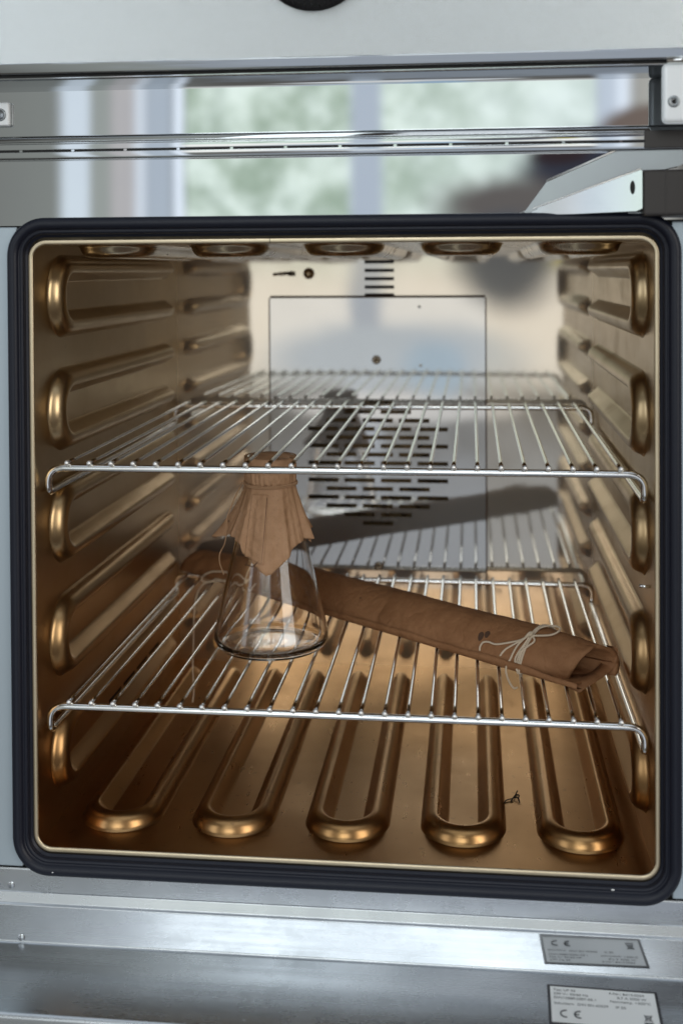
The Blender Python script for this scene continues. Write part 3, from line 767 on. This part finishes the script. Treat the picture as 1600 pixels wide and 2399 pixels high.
# stains
bm = bmesh.new()
def onroll(s, n, lift=.35):
    sec = section(s); pts = sec[:9]
    for (n0, z0), (n1, z1) in zip(pts, pts[1:]):
        if n0 <= n <= n1: return PP(s, n, z0+(z1-z0)*(n-n0)/(n1-n0)+lift)
    return PP(s, n, 27+lift)
for s, n, r in ((0.5, 147.2, 2.4), (5.3, 148.8, 2.2)):
    cv = bm.verts.new(onroll(s, n, .7)); rg = [bm.verts.new(onroll(s+r*math.cos(a_)*(1+.1*math.sin(3*a_)), n+r*.8*math.sin(a_), .7)) for a_ in [2*math.pi*k/14 for k in range(14)]]
    for i in range(14): bm.faces.new((cv, rg[i], rg[(i+1) % 14]))
link('stain', bm, 'seam', wrap)
# strings: a band round the roll plus a bow, at each end
def band(bm, s, lean=0, r=.55):
    cl = catmull([(n, z, 0) for n, z in section(s)], 2, closed=True)
    c0 = sum((p.x for p in cl))/len(cl); 
    pts = [PP(s+lean*(p.x-163), c0+(p.x-c0)*1.03, 13+(p.y-13)*1.06) for p in cl]
    twine(bm, pts, r, 2.6, closed=True, n=3)
bm = bmesh.new(); band(bm, 41, .13, .7); band(bm, 43.0, .15, .7); link('string_band', bm, 'twine', pk)
bm = bmesh.new()
def T(*P): twine(bm, [W3(*p) for p in P], .66, 3.0)
T((126.3, 95.3, 119.1), (120.2, 95.8, 115.7), (111.9, 99.3, 112.5), (103.4, 103.3, 109.9), (98.2, 107.0, 110.2), (94.3, 109.1, 109.2), (92.1, 109.5, 106), (91.7, 108.5, 102.8))
T((126.9, 95.0, 119.6), (133.3, 90.7, 121), (141.4, 87.7, 122.6), (146.9, 89.2, 124.5), (148.8, 95.6, 125.2), (143.7, 99.8, 125.6), (135.4, 98.3, 124.4), (128.4, 95.8, 121))
T((125.3, 94.7, 118.6), (119.3, 94.9, 114.8), (114.8, 96.1, 111.8), (110.6, 97.4, 108.8), (107.8, 97.7, 105.8), (106.0, 97.9, 103.0))
T((124.4, 94.6, 118.3), (119.2, 93.6, 113.5), (115.6, 92.4, 108.2), (113.4, 92.0, 103.4), (111.0, 92.0, 99.2), (110.1, 91.7, 95.4), (110.9, 91.0, 91.0), (113.0, 89.3, 86.6), (115.6, 87, 84.2), (118.2, 85.1, 85.6))
T((129.2, 93.2, 119.9), (130.2, 89.3, 117.4), (125.0, 88.8, 113.4), (120.6, 89.3, 109.4), (118.4, 88.6, 104.6), (117.5, 87.8, 100.0), (118.3, 85.1, 96.7))
T((126.8, 93.3, 118.5), (123.1, 91.2, 114.2), (119.4, 90.4, 109.3), (116.7, 89.8, 104.3), (116.9, 88.3, 99.8), (118.0, 85.3, 96.6))
for k in range(3):
    T((124.0+k*1.5, 94.6+k*.3, 118.2+k*.6), (125.6+k*1.2, 92.6, 121.0), (127.8+k*1.0, 95.4, 121.8), (126.6+k, 97.0, 119.8))
link('string_bow', bm, 'twine', pk)
bm = bmesh.new(); band(bm, -270, .1, .7); link('string_band', bm, 'twine', pk)
bm = bmesh.new()
T((-120.7, 281.3, 101.9), (-128.0, 282.7, 99.5), (-136.9, 289.9, 99.8), (-146.1, 297.2, 99.6), (-151, 299, 97), (-156, 290, 97), (-156, 272, 97), (-154, 256, 97), (-153, 246, 94), (-153, 240, 84))
T((-119.9, 281.5, 103.5), (-129.5, 290.2, 106), (-138.5, 297.2, 106.5), (-151.3, 306.4, 104), (-158.5, 307.9, 101), (-163.3, 311.1, 96), (-160.3, 308.7, 94), (-149.5, 300.0, 96.5), (-131.3, 289.6, 101.5))
T((-120.6, 281.0, 101.3), (-115.4, 278.7, 105.5), (-114.0, 279.0, 109))
T((-119.2, 279.7, 100.9), (-112.7, 270.5, 97.5), (-109.1, 269, 101.5), (-106.4, 270, 104))
twine(bm, [W3(*p) for p in ((-153, 240, 84), (-153, 237, 60), (-152, 230, 40), (-151, 229, 22), (-152, 228, 12))], .45, 2.4)
for k in range(3):
    T((-122+k*1.2, 281, 101.5), (-120.5+k, 279, 104.4), (-118+k, 281, 104.6), (-117+k, 282, 101.5))
link('string_bow', bm, 'twine', pk)

# ================================================================== scraps on the oven floor
bm = bmesh.new()
for P in ([(0, 0, .4), (2, 5, 1), (3.5, 10, .5), (5, 15, 1.2)], [(2, 5, .8), (5, 3, 1.5), (6, -2, .5)], [(1, 3, .8), (-3, 1, .6), (-5, -3, .4)], [(3.5, 10, .6), (6, 8, 1.2), (5, 4, .4)]):
    tube(bm, catmull(P, 4), .45, 6)
sc_ = link('charred_fibre', bm, 'black', None, True, (113.5, 93, .2))
sc_['label'] = 'tiny black charred fibre scrap on the oven floor between the two right channels'; sc_['category'] = 'debris'
bm = bmesh.new()
bmesh.ops.create_icosphere(bm, subdivisions=1, radius=1.3); bmesh.ops.scale(bm, vec=(1.4, 1, .6), verts=bm.verts)
cr = link('crumb', bm, 'black', None, False, (133.5, 172, .8))
cr['label'] = 'small black crumb beside the rightmost floor channel, behind the charred fibre'; cr['category'] = 'debris'

for x, y, z, r in ((173.3, -5.1, -7.6, .7), (-187.7, -8.3, -12.8, .4)):
    bm = bmesh.new(); bmesh.ops.create_icosphere(bm, subdivisions=1, radius=r); bmesh.ops.scale(bm, vec=(1.8, .5, .8), verts=bm.verts)
    link('dust_speck', bm, 'label', gk, False, (x, y, z))
bm = bmesh.new(); box(bm, -42.2, -41.8, -1.3, -.2, 399.3, 402.2); link('rim_joint', bm, 'black', oven, False)
